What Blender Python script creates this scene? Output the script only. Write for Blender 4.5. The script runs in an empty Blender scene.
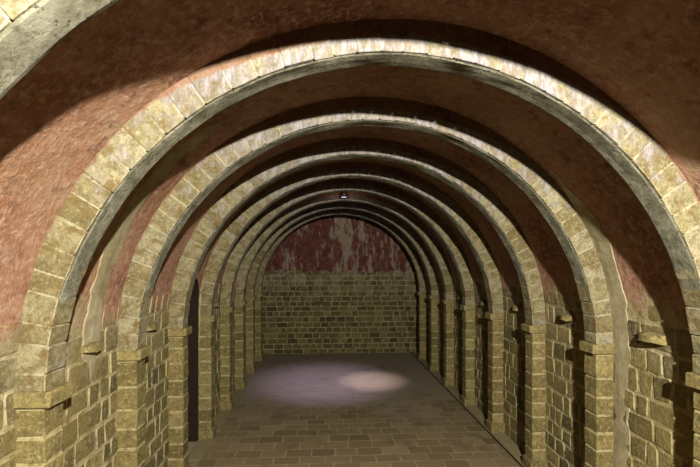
import bpy, bmesh, math, random
from mathutils import Vector, noise

C = bpy.context.scene.collection
PI = math.pi
# ------------------------------------------------------------------ the place (metres)
R = 2.2            # intrados radius of the arches
S = 1.875          # springing height above the floor
Y1 = 2.569         # front face of the second arch (the first one nearly whole in the photo)
DY = 1.211         # arch spacing
TH = 0.184         # arch thickness along the hall
YB, YE = -0.7, 12.02
WX = R + 0.18      # wall plane
ARCH_Y = [Y1 + (i - 1) * DY for i in range(0, 9)]
DOOR = (5.24, 6.17)          # doorway in the left wall, y range
DOOR_TOP = S + 0.60


def smooth(a, b, x):
    t = min(1, max(0, (x - a) / (b - a)))
    return t * t * (3 - 2 * t)


def off(phi):                # how far the vault lies behind the intrados
    p = min(phi, PI - phi)
    return 0.18 + 0.03 * smooth(0.0, math.radians(35), p)


def prof(side, s):
    """point (x, z) and inward normal on wall + vault at height / arc length s, measured up from the floor"""
    if s <= S:
        return side * WX, s, -side, 0.0
    phi = (s - S) / R
    r = R + off(phi)
    return side * r * math.cos(phi), S + r * math.sin(phi), -side * math.cos(phi), -math.sin(phi)


# ------------------------------------------------------------------ materials
class NT:
    def __init__(self, name):
        self.m = bpy.data.materials.new(name)
        self.m.use_nodes = True
        self.t = self.m.node_tree
        self.b = self.t.nodes['Principled BSDF']
        self.b.inputs['Roughness'].default_value = 0.9
        self.b.inputs['Specular IOR Level'].default_value = 0.2
        self.co = self.t.nodes.new('ShaderNodeTexCoord').outputs['Object']

    def set(self, sock, v):
        if isinstance(v, bpy.types.NodeSocket):
            self.t.links.new(v, sock)
        elif isinstance(v, tuple) and len(v) == 3 and sock.type == 'RGBA':
            sock.default_value = (*v, 1)
        else:
            sock.default_value = v

    def math(self, op, a, b=0.0, clamp=False):
        n = self.t.nodes.new('ShaderNodeMath')
        n.operation = op
        n.use_clamp = clamp
        self.set(n.inputs[0], a)
        self.set(n.inputs[1], b)
        return n.outputs[0]

    def map(self, scale=(1, 1, 1), loc=(0, 0, 0), rot=(0, 0, 0)):
        n = self.t.nodes.new('ShaderNodeMapping')
        self.t.links.new(self.co, n.inputs[0])
        n.inputs['Scale'].default_value = scale
        n.inputs['Location'].default_value = loc
        n.inputs['Rotation'].default_value = rot
        return n.outputs[0]

    def noise(self, scale, detail=4, rough=0.6, vec=None, dist=0.0):
        n = self.t.nodes.new('ShaderNodeTexNoise')
        self.set(n.inputs['Vector'], vec if vec is not None else self.co)
        n.inputs['Scale'].default_value = scale
        n.inputs['Detail'].default_value = detail
        n.inputs['Roughness'].default_value = rough
        n.inputs['Distortion'].default_value = dist
        return n.outputs['Fac']

    def ramp(self, f, stops):
        n = self.t.nodes.new('ShaderNodeValToRGB')
        self.set(n.inputs[0], f)
        e = n.color_ramp.elements
        while len(e) < len(stops):
            e.new(0.5)
        for k, (p, c) in enumerate(stops):
            e[k].position = p
            e[k].color = (*c, 1) if isinstance(c, tuple) else (c, c, c, 1)
        return n.outputs[0]

    def step(self, f, a, b):
        n = self.t.nodes.new('ShaderNodeMapRange')
        n.interpolation_type = 'SMOOTHSTEP'
        self.set(n.inputs['Value'], f)
        n.inputs['From Min'].default_value = a
        n.inputs['From Max'].default_value = b
        return n.outputs[0]

    def mix(self, f, a, b, mode='MIX'):
        n = self.t.nodes.new('ShaderNodeMix')
        n.data_type = 'RGBA'
        n.blend_type = mode
        self.set(n.inputs[0], f)
        self.set(n.inputs[6], a)
        self.set(n.inputs[7], b)
        return n.outputs[2]

    def tint(self):
        n = self.t.nodes.new('ShaderNodeAttribute')
        n.attribute_name = 'tint'
        s = self.t.nodes.new('ShaderNodeSeparateColor')
        self.t.links.new(n.outputs['Color'], s.inputs[0])
        return s.outputs            # red: shade of the block, green: second random, blue: 1 on mortar

    def xyz(self):
        s = self.t.nodes.new('ShaderNodeSeparateXYZ')
        self.t.links.new(self.co, s.inputs[0])
        return s.outputs

    def bump(self, h, strength=0.5, dist=0.02):
        n = self.t.nodes.new('ShaderNodeBump')
        n.inputs['Strength'].default_value = strength
        n.inputs['Distance'].default_value = dist
        self.set(n.inputs['Height'], h)
        self.t.links.new(n.outputs[0], self.b.inputs['Normal'])

    def out(self, c):
        c = self.mix(1.0, c, (0.32, 0.32, 0.32), 'MULTIPLY')
        self.set(self.b.inputs['Base Color'], c)
        return self.m


def plaster_colour(n):
    """weathered red-ochre plaster"""
    big = n.noise(1.1, 6, 0.65)
    base = n.ramp(big, [(0.32, (0.38, 0.125, 0.060)), (0.5, (0.64, 0.315, 0.180)), (0.68, (0.82, 0.53, 0.34))])
    fine = n.noise(19, 6, 0.8)
    base = n.mix(n.step(fine, 0.46, 0.68), base, (0.92, 0.64, 0.46))
    dark = n.noise(6.5, 6, 0.75, n.map(loc=(3, 1, 7)))
    base = n.mix(n.math('MULTIPLY', n.step(dark, 0.52, 0.68), 0.7), base, (0.17, 0.058, 0.034))
    # trowel strokes and scratches running up the vault
    scr = n.noise(9, 5, 0.7, n.map((1.2, 5.0, 1.2), (5, 0, 0), (0.75, 0.0, 0.35)), 0.4)
    base = n.mix(n.math('MULTIPLY', n.step(scr, 0.56, 0.66), 0.6), base, (0.88, 0.66, 0.48))
    s2 = n.noise(4, 4, 0.6, n.map((3.5, 1.0, 3.5), (1, 6, 2), (0.2, 0.6, 0.5)), 0.8)
    base = n.mix(n.math('MULTIPLY', n.step(s2, 0.63, 0.70), 0.75), base, (0.84, 0.60, 0.27))
    och = n.noise(0.7, 4, 0.6, n.map(loc=(9, 4, 2)))
    return n.mix(n.math('MULTIPLY', n.step(och, 0.55, 0.75), 0.55), base, (0.50, 0.29, 0.11))


def stone_colour(n, lo, mid, hi, mortar):
    t = n.tint()
    col = n.ramp(t[0], [(0.0, lo), (0.5, mid), (1.0, hi)])
    v = n.noise(11, 7, 0.8)
    col = n.mix(n.step(v, 0.36, 0.62), n.mix(0.6, col, (0.10, 0.075, 0.022)), col)
    col = n.mix(n.math('MULTIPLY', n.step(n.noise(27, 6, 0.8), 0.5, 0.66), 0.6), col, mortar)
    col = n.mix(n.math('MULTIPLY', n.step(n.noise(55, 4, 0.8, n.map(loc=(3, 9, 4))), 0.52, 0.64), 0.5), col, (0.12, 0.09, 0.03))
    joint = n.math('MULTIPLY', t[2], n.step(n.noise(10, 5, 0.75, n.map(loc=(8, 3, 6))), 0.34, 0.56))
    return n.mix(joint, col, n.mix(n.noise(12, 4, 0.7), mortar, n.mix(0.5, mortar, mid))), t


def make_wall_material():
    n = NT('masonry_under_red_plaster')
    stone, t = stone_colour(n, (0.20, 0.165, 0.070), (0.44, 0.355, 0.135), (0.74, 0.59, 0.21), (0.92, 0.80, 0.44))
    x, y, z = n.xyz()
    yel = n.noise(1.3, 4, 0.6, n.map(loc=(2, 8, 1)))
    stone = n.mix(n.math('MULTIPLY', n.step(yel, 0.45, 0.7), 0.45), stone, (0.52, 0.39, 0.11))
    wob = n.math('MULTIPLY', n.math('SUBTRACT', n.noise(2.2, 5, 0.65), 0.5), 1.1)
    hz = n.math('ADD', z, wob)
    hz = n.math('ADD', hz, n.math('MULTIPLY', n.step(x, 0.5, -0.5), 0.13))
    # limewash creeping over the upper courses
    lime = n.math('MULTIPLY', n.step(hz, S - 0.25, S + 0.5), n.step(n.noise(4, 5, 0.7, n.map(loc=(4, 4, 4))), 0.4, 0.62))
    c = n.mix(n.math('MULTIPLY', lime, 0.7), stone, n.mix(n.step(n.noise(14, 6, 0.8), 0.4, 0.6), (0.46, 0.36, 0.19), (0.84, 0.73, 0.48)))
    c = n.mix(n.step(hz, S + 0.36, S + 0.66), c, plaster_colour(n))
    h = n.math('ADD', n.math('MULTIPLY', n.noise(7, 5, 0.65), 1.0), n.math('MULTIPLY', n.noise(38, 5, 0.7), 0.5))
    n.bump(h, 0.55, 0.03)
    return n.out(c)


def make_end_material():
    n = NT('end_masonry_and_plaster')
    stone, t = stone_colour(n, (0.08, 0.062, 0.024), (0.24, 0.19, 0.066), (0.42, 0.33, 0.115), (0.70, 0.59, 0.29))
    x, y, z = n.xyz()
    wob = n.math('MULTIPLY', n.math('SUBTRACT', n.noise(2.5, 5, 0.65), 0.5), 0.5)
    hz = n.math('ADD', z, wob)
    lime = n.math('MULTIPLY', n.step(hz, S - 0.5, S + 0.6), n.step(n.noise(3, 5, 0.7, n.map(loc=(1, 4, 2))), 0.42, 0.62))
    c = n.mix(n.math('MULTIPLY', lime, 0.55), stone, (0.70, 0.62, 0.46))
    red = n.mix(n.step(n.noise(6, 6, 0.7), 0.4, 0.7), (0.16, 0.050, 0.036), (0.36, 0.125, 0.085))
    # pale bare patches in the red, mostly in the middle and in streaks
    st = n.noise(2.2, 5, 0.7, n.map((2.4, 1, 0.7), (2, 0, 1)))
    mid = n.step(n.math('ABSOLUTE', n.math('ADD', x, -0.35)), 0.9, 0.1)
    st = n.math('ADD', st, n.math('MULTIPLY', mid, 0.10))
    red = n.mix(n.math('MULTIPLY', n.step(st, 0.525, 0.62), 0.8), red, (0.58, 0.46, 0.34))
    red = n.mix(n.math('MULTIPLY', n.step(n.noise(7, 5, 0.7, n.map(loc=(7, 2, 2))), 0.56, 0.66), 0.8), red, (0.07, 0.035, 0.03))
    c = n.mix(n.step(hz, S + 0.56, S + 0.64), c, red)
    n.bump(n.noise(20, 5, 0.7), 0.4, 0.02)
    return n.out(c)


def make_plaster_material():
    n = NT('red_plaster')
    n.bump(n.math('ADD', n.noise(5, 5, 0.6), n.math('MULTIPLY', n.noise(40, 5, 0.7), 0.4)), 0.4, 0.03)
    return n.out(plaster_colour(n))


def make_arch_material():
    n = NT('dressed_arch_stone')
    stone, t = stone_colour(n, (0.36, 0.275, 0.115), (0.54, 0.455, 0.225), (0.66, 0.58, 0.345), (0.80, 0.72, 0.48))
    x, y, z = n.xyz()
    stone = n.mix(n.math('MULTIPLY', n.step(n.noise(8, 6, 0.75, n.map(loc=(1, 2, 9))), 0.50, 0.60), 0.75), stone, (0.26, 0.17, 0.045))
    stone = n.mix(n.math('MULTIPLY', n.step(n.noise(3, 6, 0.75, n.map(loc=(7, 5, 3))), 0.52, 0.68), 0.5), stone, (0.33, 0.315, 0.12))
    # lime bloom, thick where the water comes through near the crown
    bloom = n.math('ADD', n.noise(5, 5, 0.75, n.map(loc=(6, 6, 1))), n.math('MULTIPLY', n.step(z, S + 1.0, S + 2.25), 0.24))
    c = n.mix(n.math('MULTIPLY', n.step(bloom, 0.56, 0.80), 0.85), stone, n.mix(n.step(n.noise(11, 6, 0.8, n.map((2.0, 2.0, 0.6))), 0.42, 0.6), (0.34, 0.30, 0.26), (0.66, 0.60, 0.66)))
    # red plaster of the vault lapping over the ring's edge; widened at the crown as painted shade
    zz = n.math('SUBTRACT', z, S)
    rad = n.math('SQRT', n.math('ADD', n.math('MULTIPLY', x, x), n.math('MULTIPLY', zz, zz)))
    lap_shade = n.math('ADD', rad, n.math('MULTIPLY', n.math('SUBTRACT', n.noise(7, 5, 0.7, n.map((2.2, 2.2, 0.7))), 0.5), 0.09))
    lap_shade = n.math('ADD', lap_shade, n.math('MULTIPLY', n.step(z, S + 1.75, S + 2.2), 0.10))
    c = n.mix(n.step(lap_shade, R + 0.192, R + 0.215), c, n.mix(0.5, plaster_colour(n), (0.14, 0.06, 0.03)))
    h = n.math('ADD', n.noise(9, 5, 0.65), n.math('MULTIPLY', n.noise(50, 5, 0.7), 0.5))
    n.bump(h, 0.5, 0.02)
    return n.out(c)


def make_pilaster_material():
    n = NT('dressed_pilaster_stone')
    stone, t = stone_colour(n, (0.28, 0.205, 0.062), (0.46, 0.36, 0.125), (0.60, 0.48, 0.185), (0.90, 0.78, 0.42))
    n.bump(n.math('ADD', n.noise(9, 5, 0.65), n.math('MULTIPLY', n.noise(50, 5, 0.7), 0.5)), 0.5, 0.02)
    return n.out(stone)


def make_soffit_material():
    n = NT('rough_grey_render')
    a = n.noise(8, 6, 0.75)
    c = n.ramp(a, [(0.38, (0.24, 0.225, 0.135)), (0.52, (0.46, 0.44, 0.30)), (0.64, (0.70, 0.67, 0.48))])
    pit = n.step(n.noise(40, 4, 0.7), 0.30, 0.42)
    c = n.mix(pit, (0.24, 0.225, 0.13), c)
    n.bump(n.math('ADD', n.math('MULTIPLY', pit, 0.6), n.noise(20, 7, 0.85)), 0.8, 0.022)
    return n.out(c)


def make_floor_material():
    n = NT('worn_floor_paving')
    t = n.tint()
    x, y, z = n.xyz()
    brick = n.ramp(t[0], [(0.0, (0.30, 0.215, 0.105)), (0.5, (0.41, 0.305, 0.15)), (1.0, (0.52, 0.40, 0.21))])
    earth = n.mix(n.noise(3, 5, 0.7), (0.42, 0.33, 0.24), (0.62, 0.51, 0.38))
    joint = n.mix(n.noise(6, 3, 0.6), (0.22, 0.16, 0.08), (1.0, 0.86, 0.56))
    c = n.mix(t[2], brick, joint)
    wob = n.math('MULTIPLY', n.math('SUBTRACT', n.noise(0.8, 4, 0.6), 0.5), 5.0)
    dust = n.step(n.math('ADD', y, wob), 6.6, 8.4)
    c = n.mix(n.math('MULTIPLY', dust, 0.9), c, earth)
    c = n.mix(n.math('MULTIPLY', n.step(n.noise(1.4, 5, 0.7, n.map(loc=(3, 3, 0))), 0.54, 0.7), 0.6), c, (0.20, 0.14, 0.075))
    n.b.inputs['Roughness'].default_value = 0.7
    n.bump(n.math('ADD', n.noise(10, 5, 0.7), n.math('MULTIPLY', n.noise(60, 4, 0.7), 0.3)), 0.35, 0.015)
    return n.out(c)


def make_kerb_material():
    n = NT('kerb_slab')
    c = n.mix(n.noise(5, 6, 0.7), (0.36, 0.29, 0.14), (0.62, 0.51, 0.26))
    n.bump(n.noise(20, 5, 0.7), 0.4, 0.015)
    return n.out(c)


def make_lime_material():
    n = NT('pale_lime_render')
    c = n.mix(n.step(n.noise(4, 6, 0.72), 0.35, 0.7), (0.52, 0.43, 0.22), (0.84, 0.75, 0.47))
    c = n.mix(n.math('MULTIPLY', n.step(n.noise(2.6, 5, 0.7, n.map(loc=(5, 5, 5))), 0.5, 0.7), 0.5), c, (0.36, 0.25, 0.15))
    n.bump(n.noise(16, 5, 0.7), 0.45, 0.02)
    return n.out(c)


def simple(name, col, rough=0.5, metal=0.0):
    n = NT(name)
    n.b.inputs['Roughness'].default_value = rough
    n.b.inputs['Metallic'].default_value = metal
    return n.out(n.mix(n.noise(30, 3), col, tuple(c * 0.8 for c in col)))


def glow(name, col, e):
    n = NT(name)
    n.b.inputs['Emission Color'].default_value = (*col, 1)
    n.b.inputs['Emission Strength'].default_value = e
    return n.out(col)


WALL, END, PLASTER = make_wall_material(), make_end_material(), make_plaster_material()
ARCH, PIL, SOFFIT = make_arch_material(), make_pilaster_material(), make_soffit_material()
FLOOR, KERB, LIME = make_floor_material(), make_kerb_material(), make_lime_material()
SHADE_JOINT = simple('niche_shade_and_joint', (0.035, 0.022, 0.010), 0.95)  # niche masonry with the recess shade put into its colour; also the kerb joint
METAL = simple('lamp_housing', (0.05, 0.05, 0.055), 0.4, 0.6)
LENS = glow('lamp_lens', (0.85, 0.78, 1.0), 4.0)


# ------------------------------------------------------------------ mesh helpers
def new_bm():
    bm = bmesh.new()
    bm.loops.layers.float_color.new('tint')
    return bm


def paint(bm, faces, col):
    l = bm.loops.layers.float_color['tint']
    for f in faces:
        for lp in f.loops:
            lp[l] = (*col, 1)


def link(name, bm, mats, parent=None, smooth_shade=False):
    me = bpy.data.meshes.new(name)
    bm.normal_update()
    bm.to_mesh(me)
    bm.free()
    for m in (mats if isinstance(mats, (list, tuple)) else [mats]):
        me.materials.append(m)
    for p in me.polygons:
        p.use_smooth = smooth_shade
    o = bpy.data.objects.new(name, me)
    C.objects.link(o)
    if parent:
        o.parent = parent
    return o


def empty(name, label, cat, group=None):
    o = bpy.data.objects.new(name, None)
    C.objects.link(o)
    o['label'], o['category'] = label, cat
    if group:
        o['group'] = group
    return o


def structure(o):
    o['kind'] = 'structure'
    return o


def hexa(bm, pts, bevel, tint, rnd=None, jit=0.0, mat=0, rim=None):
    """a chamfered block on 8 corners: pts[0:4] one end, pts[4:8] the other, in the same order"""
    b = bmesh.new()
    l = b.loops.layers.float_color.new('tint')
    vs = []
    for p in pts:
        p = Vector(p)
        if rnd:
            p += Vector((rnd.uniform(-jit, jit), rnd.uniform(-jit, jit), rnd.uniform(-jit, jit)))
        vs.append(b.verts.new(p))
    for q in ((0, 1, 2, 3), (7, 6, 5, 4), (0, 4, 5, 1), (1, 5, 6, 2), (2, 6, 7, 3), (3, 7, 4, 0)):
        b.faces.new([vs[k] for k in q])
    bmesh.ops.recalc_face_normals(b, faces=b.faces)
    if bevel:
        bmesh.ops.bevel(b, geom=list(b.edges), offset=bevel, segments=1, affect='EDGES', profile=0.5, clamp_overlap=True)
    vm = {v: bm.verts.new(v.co) for v in b.verts}
    out = []
    for f in b.faces:
        nf = bm.faces.new([vm[v] for v in f.verts])
        nf.material_index = mat
        out.append(nf)
    paint(bm, out, tint)
    if bevel and rim:
        bm.normal_update()
        big = sorted(out, key=lambda f: -f.calc_area())[6:]
        big = [f for f in big if rim == 'all' or abs(f.normal.z) > 0.5]
        paint(bm, big, (tint[0], tint[1], 0.8))
    b.free()


def box_pts(x0, x1, y0, y1, z0, z1):
    return [(x0, y0, z0), (x1, y0, z0), (x1, y1, z0), (x0, y1, z0), (x0, y0, z1), (x1, y0, z1), (x1, y1, z1), (x0, y1, z1)]


def patch(bm, place, u0, u1, v0, v1, h, rnd, jit, tint):
    """a stone face standing h proud of its wall; place(u, v, height) -> point"""
    c = min(0.012, 0.3 * (u1 - u0), 0.3 * (v1 - v0))
    pts = [(u0 + c, v0), (u1 - c, v0), (u1, v0 + c), (u1, v1 - c), (u1 - c, v1), (u0 + c, v1), (u0, v1 - c), (u0, v0 + c)]
    pts = [(a + rnd.uniform(-jit, jit), b + rnd.uniform(-jit, jit)) for a, b in pts]
    cu, cv = (u0 + u1) / 2, (v0 + v1) / 2
    low = [bm.verts.new(place(a, b, -0.004)) for a, b in pts]
    ins = 0.009
    top = [bm.verts.new(place(a - ins * (1 if a > cu else -1), b - ins * (1 if b > cv else -1), h)) for a, b in pts]
    mid = bm.verts.new(place(cu, cv, h + rnd.uniform(0.0, 0.004)))
    fs, rim = [], []
    for k in range(8):
        j = (k + 1) % 8
        rim.append(bm.faces.new((low[k], low[j], top[j], top[k])))
        fs.append(bm.faces.new((top[k], top[j], mid)))
    paint(bm, fs, tint)
    paint(bm, rim, (tint[0], tint[1], 0.85))


def door_top(y):
    a, b = DOOR
    if not a < y < b:
        return 0.0
    r = (b - a) / 2
    d = y - (a + b) / 2
    return DOOR_TOP - r + math.sqrt(max(0, r * r - d * d))


# ------------------------------------------------------------------ walls and vault
S_TOP = S + 0.75


def build_wall(side, name, seed):
    rnd = random.Random(seed)
    bm = new_bm()
    ys = [YB + k * 0.11 for k in range(int((YE - YB) / 0.11) + 1)] + [YE]
    if side < 0:
        ys = [y for y in ys if not DOOR[0] - 0.04 < y < DOOR[1] + 0.04]
        ys += [DOOR[0] - 0.001, DOOR[1] + 0.001] + [DOOR[0] + (DOOR[1] - DOOR[0]) * (0.5 - 0.5 * math.cos(PI * k / 14)) for k in range(15)]
        ys.sort()
    prev = None
    NS = 30
    for y in ys:
        s0 = door_top(y) if side < 0 else 0.0
        if side < 0 and DOOR[0] <= y <= DOOR[1] and s0 == 0.0:
            s0 = DOOR_TOP - (DOOR[1] - DOOR[0]) / 2
        col = []
        for k in range(NS + 1):
            s = s0 + (S_TOP - s0) * k / NS
            x, z, nx, nz = prof(side, s)
            col.append(bm.verts.new((x, y, z)))
        if prev:
            fs = [bm.faces.new((prev[k], col[k], col[k + 1], prev[k + 1])) for k in range(NS)]
            paint(bm, fs, (0.5, 0.5, 1))
        prev = col

    def place(u, v, h):
        x, z, nx, nz = prof(side, max(0, v))
        return (x + nx * h, u, z + nz * h)

    v = 0.0
    while v < S + (0.33 if side < 0 else 0.42):
        hgt = rnd.uniform(0.165, 0.225)
        for i in range(-1, 9):
            # each bay is laid between two arches
            a = ARCH_Y[i] + TH if 0 <= i else YB
            b = ARCH_Y[i + 1] if 0 <= i < 8 else (YE if i == 8 else ARCH_Y[0])
            u = a - rnd.uniform(0, 0.16)
            while u < b:
                w = rnd.choice((rnd.uniform(0.12, 0.2), rnd.uniform(0.2, 0.34)))
                u0, u1 = max(u, a - 0.03), min(u + w, b + 0.03)
                if u1 - u0 > 0.07:
                    yc = (u0 + u1) / 2
                    hit = side < 0 and (v < max(door_top(u0), door_top(u1), door_top(yc)) + 0.02) and u1 > DOOR[0] - .01 and u0 < DOOR[1] + .01
                    if not hit:
                        if v > S + 0.1 and rnd.random() < (v - S - 0.05) * 1.3:
                            u += w
                            continue
                        g = 0.008
                        patch(bm, place, u0 + g, u1 - g, v + g, v + hgt - g, rnd.uniform(0.003, 0.012), rnd, 0.012,
                              (min(1, max(0, rnd.gauss(0.42, 0.25))), rnd.random(), 0))
                u += w
        v += hgt
    return structure(link(name, bm, WALL))


build_wall(-1, 'wall_left', 11)
build_wall(1, 'wall_right', 12)

# the doorway recess in the left wall
bm = new_bm()
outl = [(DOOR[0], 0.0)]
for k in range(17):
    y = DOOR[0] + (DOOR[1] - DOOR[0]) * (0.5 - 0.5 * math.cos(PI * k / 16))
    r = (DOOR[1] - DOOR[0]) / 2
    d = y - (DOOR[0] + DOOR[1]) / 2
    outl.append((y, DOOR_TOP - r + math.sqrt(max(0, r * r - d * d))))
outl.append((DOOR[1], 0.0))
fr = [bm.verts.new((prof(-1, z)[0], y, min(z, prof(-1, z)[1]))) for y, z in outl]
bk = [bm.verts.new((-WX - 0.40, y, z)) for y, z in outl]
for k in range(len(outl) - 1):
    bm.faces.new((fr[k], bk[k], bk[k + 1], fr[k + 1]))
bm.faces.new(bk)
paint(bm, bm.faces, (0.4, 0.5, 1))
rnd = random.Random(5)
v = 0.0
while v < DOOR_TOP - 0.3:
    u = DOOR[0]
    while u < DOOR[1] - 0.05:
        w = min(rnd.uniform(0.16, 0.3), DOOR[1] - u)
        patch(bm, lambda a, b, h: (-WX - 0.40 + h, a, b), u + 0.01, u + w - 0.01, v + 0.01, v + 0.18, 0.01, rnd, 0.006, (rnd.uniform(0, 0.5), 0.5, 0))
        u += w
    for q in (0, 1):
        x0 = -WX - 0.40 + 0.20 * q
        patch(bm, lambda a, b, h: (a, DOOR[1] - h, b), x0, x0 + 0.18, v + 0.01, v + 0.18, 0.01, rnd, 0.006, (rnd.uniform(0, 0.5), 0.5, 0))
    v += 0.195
structure(link('wall_niche', bm, SHADE_JOINT))

# vault
bm = new_bm()
NA, NYV = 84, 150
p0 = (S_TOP - S - 0.12) / R
prev = None
for j in range(NYV + 1):
    y = YB + (YE - YB) * j / NYV
    row = []
    for k in range(NA + 1):
        phi = p0 + (PI - 2 * p0) * k / NA
        r = R + off(phi) + 0.018 * noise.noise((y * 0.8, phi * 2.2, 0.3)) * smooth(0, 0.25, min(k, NA - k) / NA)
        row.append(bm.verts.new((r * math.cos(phi), y, S + r * math.sin(phi))))
    if prev:
        for k in range(NA):
            bm.faces.new((prev[k], prev[k + 1], row[k + 1], row[k]))
    prev = row
paint(bm, bm.faces, (0.5, 0.5, 1))
structure(link('ceiling', bm, WALL, smooth_shade=True))


def cross_wall(y, name, facing, mat, blocks, seed):
    rnd = random.Random(seed)
    bm = new_bm()
    pts = [(WX, 0.0)] + [((R + off(PI * k / 48)) * math.cos(PI * k / 48), S + (R + off(PI * k / 48)) * math.sin(PI * k / 48)) for k in range(49)] + [(-WX, 0.0)]
    f = bm.faces.new([bm.verts.new((x * 1.01, y, z)) for x, z in pts])
    paint(bm, [f], (0.5, 0.5, 1))
    if blocks:
        v = 0.0
        while v < S + 0.72:
            hgt = rnd.uniform(0.14, 0.175)
            u = -WX - rnd.uniform(0, 0.2)
            while u < WX:
                w = rnd.uniform(0.17, 0.34)
                u0, u1 = max(u, -WX), min(u + w, WX)
                if u1 - u0 > 0.06 and max(abs(u0), abs(u1)) < (WX + .01 if v < S else math.sqrt(2.4 ** 2 - (v + hgt - S) ** 2)):
                    patch(bm, lambda a, b, h: (a, y - facing * -h, b), u0 + .009, u1 - .009, v + .009, v + hgt - .009,
                          rnd.uniform(.006, .014), rnd, .006, (min(1, max(0, rnd.gauss(.38, .28))), rnd.random(), 0))
                u += w
            v += hgt
    return structure(link(name, bm, mat))


cross_wall(YE, 'wall_end', -1, END, True, 21)

# floor: slab with a paving of bricks laid across the hall
rnd = random.Random(31)
bm = new_bm()
f = bm.faces.new([bm.verts.new(p) for p in ((-WX - .5, YB, -0.003), (WX + .1, YB, -0.003), (WX + .1, YE, -0.003), (-WX - .5, YE, -0.003))])
paint(bm, [f], (0.5, 0.5, 1))
y = -0.5
while y < YE - 0.1:
    d = rnd.uniform(0.19, 0.235)
    u = -WX - rnd.uniform(0, 0.3)
    while u < WX:
        w = rnd.uniform(0.30, 0.40)
        u0, u1 = max(u, -WX), min(u + w, WX)
        if u1 - u0 > 0.05:
            z = rnd.uniform(-0.001, 0.002)
            q = [(u0 + .01, y + .01), (u1 - .01, y + .01), (u1 - .01, y + d - .01), (u0 + .01, y + d - .01)]
            f = bm.faces.new([bm.verts.new((a + rnd.uniform(-.004, .004), b + rnd.uniform(-.004, .004), z)) for a, b in q])
            paint(bm, [f], (min(1, max(0, rnd.gauss(.5, .25))), rnd.random(), 0))
        u += w
    y += d
structure(link('floor', bm, FLOOR))

# low kerbs that run along the feet of the pilasters
for side, nm in ((1, 'trim_1'), (-1, 'trim_2')):
    bm = new_bm()
    k = YB
    rnd = random.Random(40 + side)
    while k < YE:
        w = rnd.uniform(0.9, 1.4)
        x0, x1 = sorted((side * (R - 0.035), side * (WX + 0.02)))
        hexa(bm, box_pts(x0, x1, k + .004, min(YE, k + w) - .004, -0.02, 0.022 + rnd.uniform(-.002, .002)), 0.006, (.5, .5, 0))
        k += w
    structure(link(nm, bm, KERB))


# open joint between the paving and the right kerb
bm = new_bm()
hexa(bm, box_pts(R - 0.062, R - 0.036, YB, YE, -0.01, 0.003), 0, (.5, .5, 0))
structure(link('trim_5', bm, SHADE_JOINT))

# pale bands of lime render left on the wall in front of the third arch
def band(name, side, ya, yb, sa, sb, seed):
    rnd = random.Random(seed)
    bm = new_bm()
    n = 60
    prev = None
    for k in range(n + 1):
        s = sa + (sb - sa) * k / n
        x, z, nx, nz = prof(side, s)
        tp = (1.0 - 0.85 * smooth(0.80, 1.0, k / n)) * (0.25 + 0.75 * smooth(0.0, 0.12, k / n) if sa > 0 else 1.0)
        yc, hw = (ya + yb) / 2, (yb - ya) / 2 * tp
        a = yc - hw + 0.035 * noise.noise((s * 5, seed, 0.4)) + 0.03 * noise.noise((s * 17, seed, 0.7))
        b = yc + hw + 0.035 * noise.noise((s * 5, seed, 5.4)) + 0.03 * noise.noise((s * 17, seed, 5.7))
        h = 0.009
        row = [bm.verts.new((x + nx * e, q, z + nz * e)) for q, e in ((a - .012, -.01), (a, h), (yc, h + .005), (b, h), (b + .012, -.01))]
        if prev:
            for j in range(4):
                bm.faces.new((prev[j], prev[j + 1], row[j + 1], row[j]))
        prev = row
    bmesh.ops.recalc_face_normals(bm, faces=bm.faces)
    return structure(link(name, bm, LIME))


YA = ARCH_Y[2]
band('trim_3', 1, YA - 0.19, YA + 0.02, 0.0, S + 1.75, 3)
band('trim_4', -1, YA - 0.52, YA - 0.31, S - 0.12, S + 2.3, 4)


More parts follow.
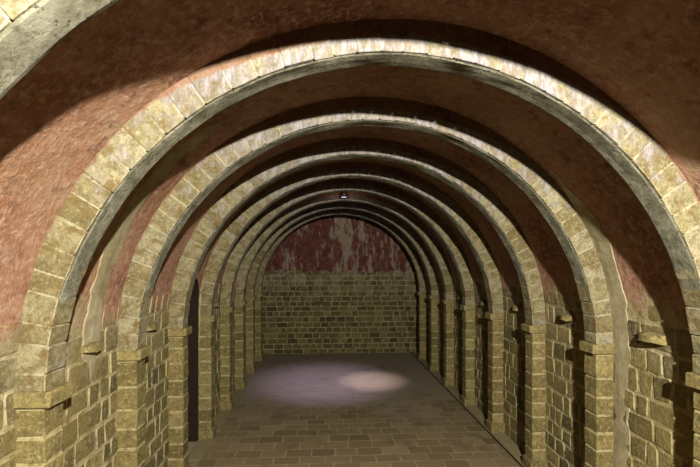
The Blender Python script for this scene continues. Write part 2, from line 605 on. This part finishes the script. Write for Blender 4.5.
# ------------------------------------------------------------------ the arches
def build_arch(i, y0, label):
    rnd = random.Random(100 + i)
    root = empty('stone_arch', label, 'arch', 'stone arches that carry the vault')
    root.location = (0, y0, 0)
    y1 = TH
    # ring of wedge stones
    bm = new_bm()
    n = 43
    cuts = [0.0]
    for k in range(n):
        cuts.append(cuts[-1] + rnd.uniform(0.75, 1.25))
    cuts = [c / cuts[-1] * PI for c in cuts]
    ro = R + 0.26
    gap = 0.004

    def P(phi, r, y):
        return (r * math.cos(phi), y, S + r * math.sin(phi))
    z_imp = 0.03
    for k in range(n):
        a, b = cuts[k] + gap / R, cuts[k + 1] - gap / R
        if k == 0:
            a = z_imp / R
        if k == n - 1:
            b = PI - z_imp / R
        ri = R + rnd.uniform(-0.004, 0.005)
        yf = rnd.uniform(-0.006, -0.002)
        hexa(bm, [P(a, ri, yf), P(b, ri, yf), P(b, ro, yf), P(a, ro, yf), P(a, ri, y1), P(b, ri, y1), P(b, ro, y1), P(a, ro, y1)],
             0.005, (min(1, max(0, rnd.gauss(.55, .30))), rnd.random(), 0), rnd, 0.0025, rim='all')
    m = 74
    for k in range(m):          # mortar between the wedges
        a, b = PI * k / m, PI * (k + 1) / m
        hexa(bm, [P(a, R + .008, .000), P(b, R + .008, .000), P(b, ro, .000), P(a, ro, .000), P(a, R + .012, y1 - .011), P(b, R + .012, y1 - .011), P(b, ro, y1 - .011), P(a, ro, y1 - .011)],
             0, (.5, .5, 1))
    # rough render on the underside
    prev = None
    m = 120
    for k in range(m + 1):
        phi = math.radians(7) + math.radians(166) * k / m
        row = []
        for j, y in enumerate((0.008, 0.02, 0.07, 0.115, 0.165, y1 + .002)):
            q = min(phi, PI - phi)
            e = (0.004 if j in (0, 5) else 0.010) - 0.022 * (1 - smooth(math.radians(8), math.radians(24), q)) + 0.007 * noise.noise((phi * 9, y * 9, i * 3.3))
            row.append(bm.verts.new(P(phi, R - e, y + (0.004 * noise.noise((phi * 14, i, 2)) if j in (0, 5) else 0))))
        if prev:
            fs = [bm.faces.new((prev[j], row[j], row[j + 1], prev[j + 1])) for j in range(5)]
            for f in fs:
                f.material_index = 1
            paint(bm, fs, (.5, .5, 0))
        prev = row
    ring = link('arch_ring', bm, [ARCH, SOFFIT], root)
    # the two legs
    for side in (-1, 1):
        bm = new_bm()
        z = 0.10
        top = S + z_imp - 0.10
        while z < top - 0.02:
            h = rnd.uniform(0.165, 0.215)
            z2 = z + h if top - z - h > 0.1 else top
            xi = R + rnd.uniform(-.005, .002)
            x0, x1 = sorted((side * xi, side * (WX + 0.06)))
            hexa(bm, box_pts(x0, x1, rnd.uniform(-.006, .000), y1 + rnd.uniform(-.002, .004), z + .008, z2 - .008), 0.007,
                 (min(1, max(0, rnd.gauss(.5, .24))), rnd.random(), 0), rnd, 0.004, rim='z')
            z = z2
        x0, x1 = sorted((side * (R + .008), side * (WX + 0.055)))
        hexa(bm, box_pts(x0, x1, .006, y1 - .006, 0.02, top), 0, (.5, .5, 1))
        pil = link('pilaster', bm, PIL, root)
        bm = new_bm()
        x0, x1 = sorted((side * (R - 0.045), side * (WX + 0.04)))
        hexa(bm, box_pts(x0, x1, -0.022, y1 + 0.022, top, S + z_imp), 0.011, (rnd.uniform(.55, .9), .5, 0), rnd, 0.004)
        link('impost', bm, PIL, pil)
        bm = new_bm()
        x0, x1 = sorted((side * (R - 0.032), side * (WX + 0.04)))
        hexa(bm, box_pts(x0, x1, -0.028, y1 + 0.025, 0.0, 0.155), 0.014, (rnd.uniform(.4, .7), .5, 0), rnd, 0.005)
        link('plinth', bm, PIL, pil)
    return root


ARCH_LABELS = [
    'nearest stone arch, only its bright curve crossing the top left corner',
    'large pale stone arch framing the view, second from the viewer',
    'stone arch third from the viewer, pale render band beside its right pilaster',
    'stone arch fourth from the viewer, just before the dark doorway recess on the left',
    'stone arch fifth from the viewer, just beyond the dark doorway recess on the left',
    'stone arch sixth from the viewer, in front of the ceiling spotlight',
    'stone arch seventh from the viewer, just behind the ceiling spotlight',
    'second to last stone arch before the end wall',
    'last and smallest looking stone arch, closest to the end wall',
]
for i, y in enumerate(ARCH_Y):
    build_arch(i, y, ARCH_LABELS[i])


# ------------------------------------------------------------------ corbel stones between the arches
def corbel(side, y, z, w, h, d, label, seed):
    rnd = random.Random(seed)
    bm = new_bm()
    x0 = side * (WX + 0.03)
    xs = side * (WX - d)
    secs = []
    for k in range(6):
        t = k / 5
        yy = y - w / 2 + w * t
        e = 1 - 0.35 * abs(2 * t - 1) ** 2.5
        zb = z - h * 0.5 + rnd.uniform(-.008, .008)
        zt = z + h * 0.5 * e + rnd.uniform(-.006, .006)
        xe = x0 + (xs - x0) * e
        secs.append([bm.verts.new(p) for p in ((x0, yy, zb), (xe, yy, zb + h * .15), (xe - side * -0.008, yy, z + h * .2 * e), (x0 + (xs - x0) * .7, yy, zt), (x0, yy, zt + .01))])
    for a, b in zip(secs, secs[1:]):
        for j in range(5):
            bm.faces.new((a[j], b[j], b[(j + 1) % 5], a[(j + 1) % 5]))
    bm.faces.new(secs[0])
    bm.faces.new(secs[-1][::-1])
    bmesh.ops.recalc_face_normals(bm, faces=bm.faces)
    paint(bm, bm.faces, (rnd.uniform(.5, .9), .5, 0))
    o = link('stone_corbel', bm, PIL)
    o['label'], o['category'], o['group'] = label, 'corbel', 'small corbel stones between the arches'


def mid(i, t=0.5):
    return ARCH_Y[i] + TH + t * (DY - TH)


corbel(1, 3.28, S + 0.185, 0.24, 0.085, 0.12, 'rough corbel stone on the right wall between the second and third arches', 1)
corbel(1, mid(2, .50), S + 0.20, 0.20, 0.085, 0.11, 'rough corbel stone on the right wall between the third and fourth arches', 2)
corbel(1, mid(3, .5), S + 0.17, 0.17, 0.08, 0.10, 'rough corbel stone on the right wall between the fourth and fifth arches', 3)
corbel(1, mid(4, .5), S + 0.12, 0.17, 0.08, 0.10, 'rough corbel stone on the right wall between the fifth and sixth arches', 4)
corbel(1, mid(5, .5), S + 0.12, 0.17, 0.08, 0.10, 'rough corbel stone on the right wall between the sixth and seventh arches', 5)
corbel(-1, 3.33, S + 0.145, 0.20, 0.07, 0.09, 'thin corbel stone on the left wall between the second and third arches', 6)
corbel(-1, mid(2, .47), S + 0.14, 0.20, 0.085, 0.085, 'yellow corbel stone on the left wall between the third and fourth arches', 7)
corbel(-1, mid(4, .6), S + 0.12, 0.17, 0.08, 0.10, 'small corbel stone on the left wall just beyond the fifth arch', 8)


# ------------------------------------------------------------------ the spotlight on the vault
LX, LY, LZ = -0.06, 8.42, S + 2.395
lamp = empty('ceiling_spotlight', 'small twin spotlight fixed to the vault crown between the far arches', 'spotlight')
lamp.location = (LX, LY, LZ)


def tube(bm, a, b, ra, rb, n=14):
    a, b = Vector(a), Vector(b)
    d = (b - a).normalized()
    u = d.orthogonal().normalized()
    w = d.cross(u)
    A = [bm.verts.new(a + ra * (math.cos(2 * PI * k / n) * u + math.sin(2 * PI * k / n) * w)) for k in range(n)]
    B = [bm.verts.new(b + rb * (math.cos(2 * PI * k / n) * u + math.sin(2 * PI * k / n) * w)) for k in range(n)]
    for k in range(n):
        bm.faces.new((A[k], A[(k + 1) % n], B[(k + 1) % n], B[k]))
    bm.faces.new(A[::-1])
    bm.faces.new(B)


bm = new_bm()
tube(bm, (0, 0, 0.03), (0, 0, -0.02), 0.06, 0.06)
tube(bm, (0, 0, -0.02), (0, 0, -0.10), 0.014, 0.014)
link('mount', bm, METAL, lamp)
for sx, target in ((-1, (-0.45, 9.15, 0)), (1, (0.62, 9.15, 0))):
    c = Vector((sx * 0.02, 0, -0.125))
    d = (Vector(target) - (lamp.location + c)).normalized()
    bm = new_bm()
    tube(bm, (0, 0, -0.09), c - d * 0.03, 0.01, 0.01, 8)
    tube(bm, c - d * 0.04, c + d * 0.04, 0.022, 0.03)
    hd = link('lamp_head', bm, METAL, lamp)
    bm = new_bm()
    tube(bm, c + d * 0.038, c + d * 0.044, 0.026, 0.026)
    link('lens', bm, LENS, hd)
    ld = bpy.data.lights.new('spot', 'SPOT')
    ld.spot_size = math.radians(52 if sx < 0 else 25)
    ld.spot_blend = 1.0
    ld.shadow_soft_size = 0.03
    ld.energy = 950 if sx < 0 else 1000
    ld.color = (0.66, 0.57, 1.0) if sx < 0 else (1.0, 0.86, 0.86)
    lo = bpy.data.objects.new('spot_beam', ld)
    C.objects.link(lo)
    lo.location = lamp.location + c + d * 0.055
    lo.rotation_euler = d.to_track_quat('-Z', 'Y').to_euler()
# the spill of the same lamp onto the vault around it
ld = bpy.data.lights.new('spill', 'POINT')
ld.energy = 3.0
ld.color = (1.0, 0.78, 0.74)
ld.shadow_soft_size = 0.04
lo = bpy.data.objects.new('spot_spill', ld)
C.objects.link(lo)
lo.location = (LX, LY - 0.18, LZ - 0.15)

# ------------------------------------------------------------------ the floodlight behind the viewer
ld = bpy.data.lights.new('floodlight', 'SPOT')
ld.spot_size = math.radians(112)
ld.spot_blend = 0.2
ld.energy = 3900
ld.color = (1.0, 0.95, 0.84)
ld.shadow_soft_size = 0.05
lo = bpy.data.objects.new('floodlight_lamp', ld)
C.objects.link(lo)
lo.location = (0.28, -1.15, S + 2.0)
lo.rotation_euler = Vector((0, 1, -0.28)).to_track_quat('-Z', 'Y').to_euler()

w = bpy.data.worlds.new('cellar')
w.use_nodes = True
w.node_tree.nodes['Background'].inputs[0].default_value = (0.004, 0.0036, 0.003, 1)
bpy.context.scene.world = w

# ------------------------------------------------------------------ camera
cam = bpy.data.cameras.new('camera')
co = bpy.data.objects.new('camera', cam)
C.objects.link(co)
f, cx, cy = 399.0, 346.4, 263.7
cam.sensor_fit = 'HORIZONTAL'
cam.sensor_width = 36
cam.lens = f / 700 * 36
cam.shift_x = (350 - cx) / 700
cam.shift_y = (cy - 233.5) / 700
co.location = (-0.472, 0, S + 0.823)
co.rotation_euler = (PI / 2, 0, -0.0553)
cam.clip_start = 0.05
sc = bpy.context.scene
sc.camera = co
sc.view_settings.view_transform = 'Standard'
sc.view_settings.look = 'None'
sc.view_settings.gamma = 1
sc.view_settings.exposure = 0
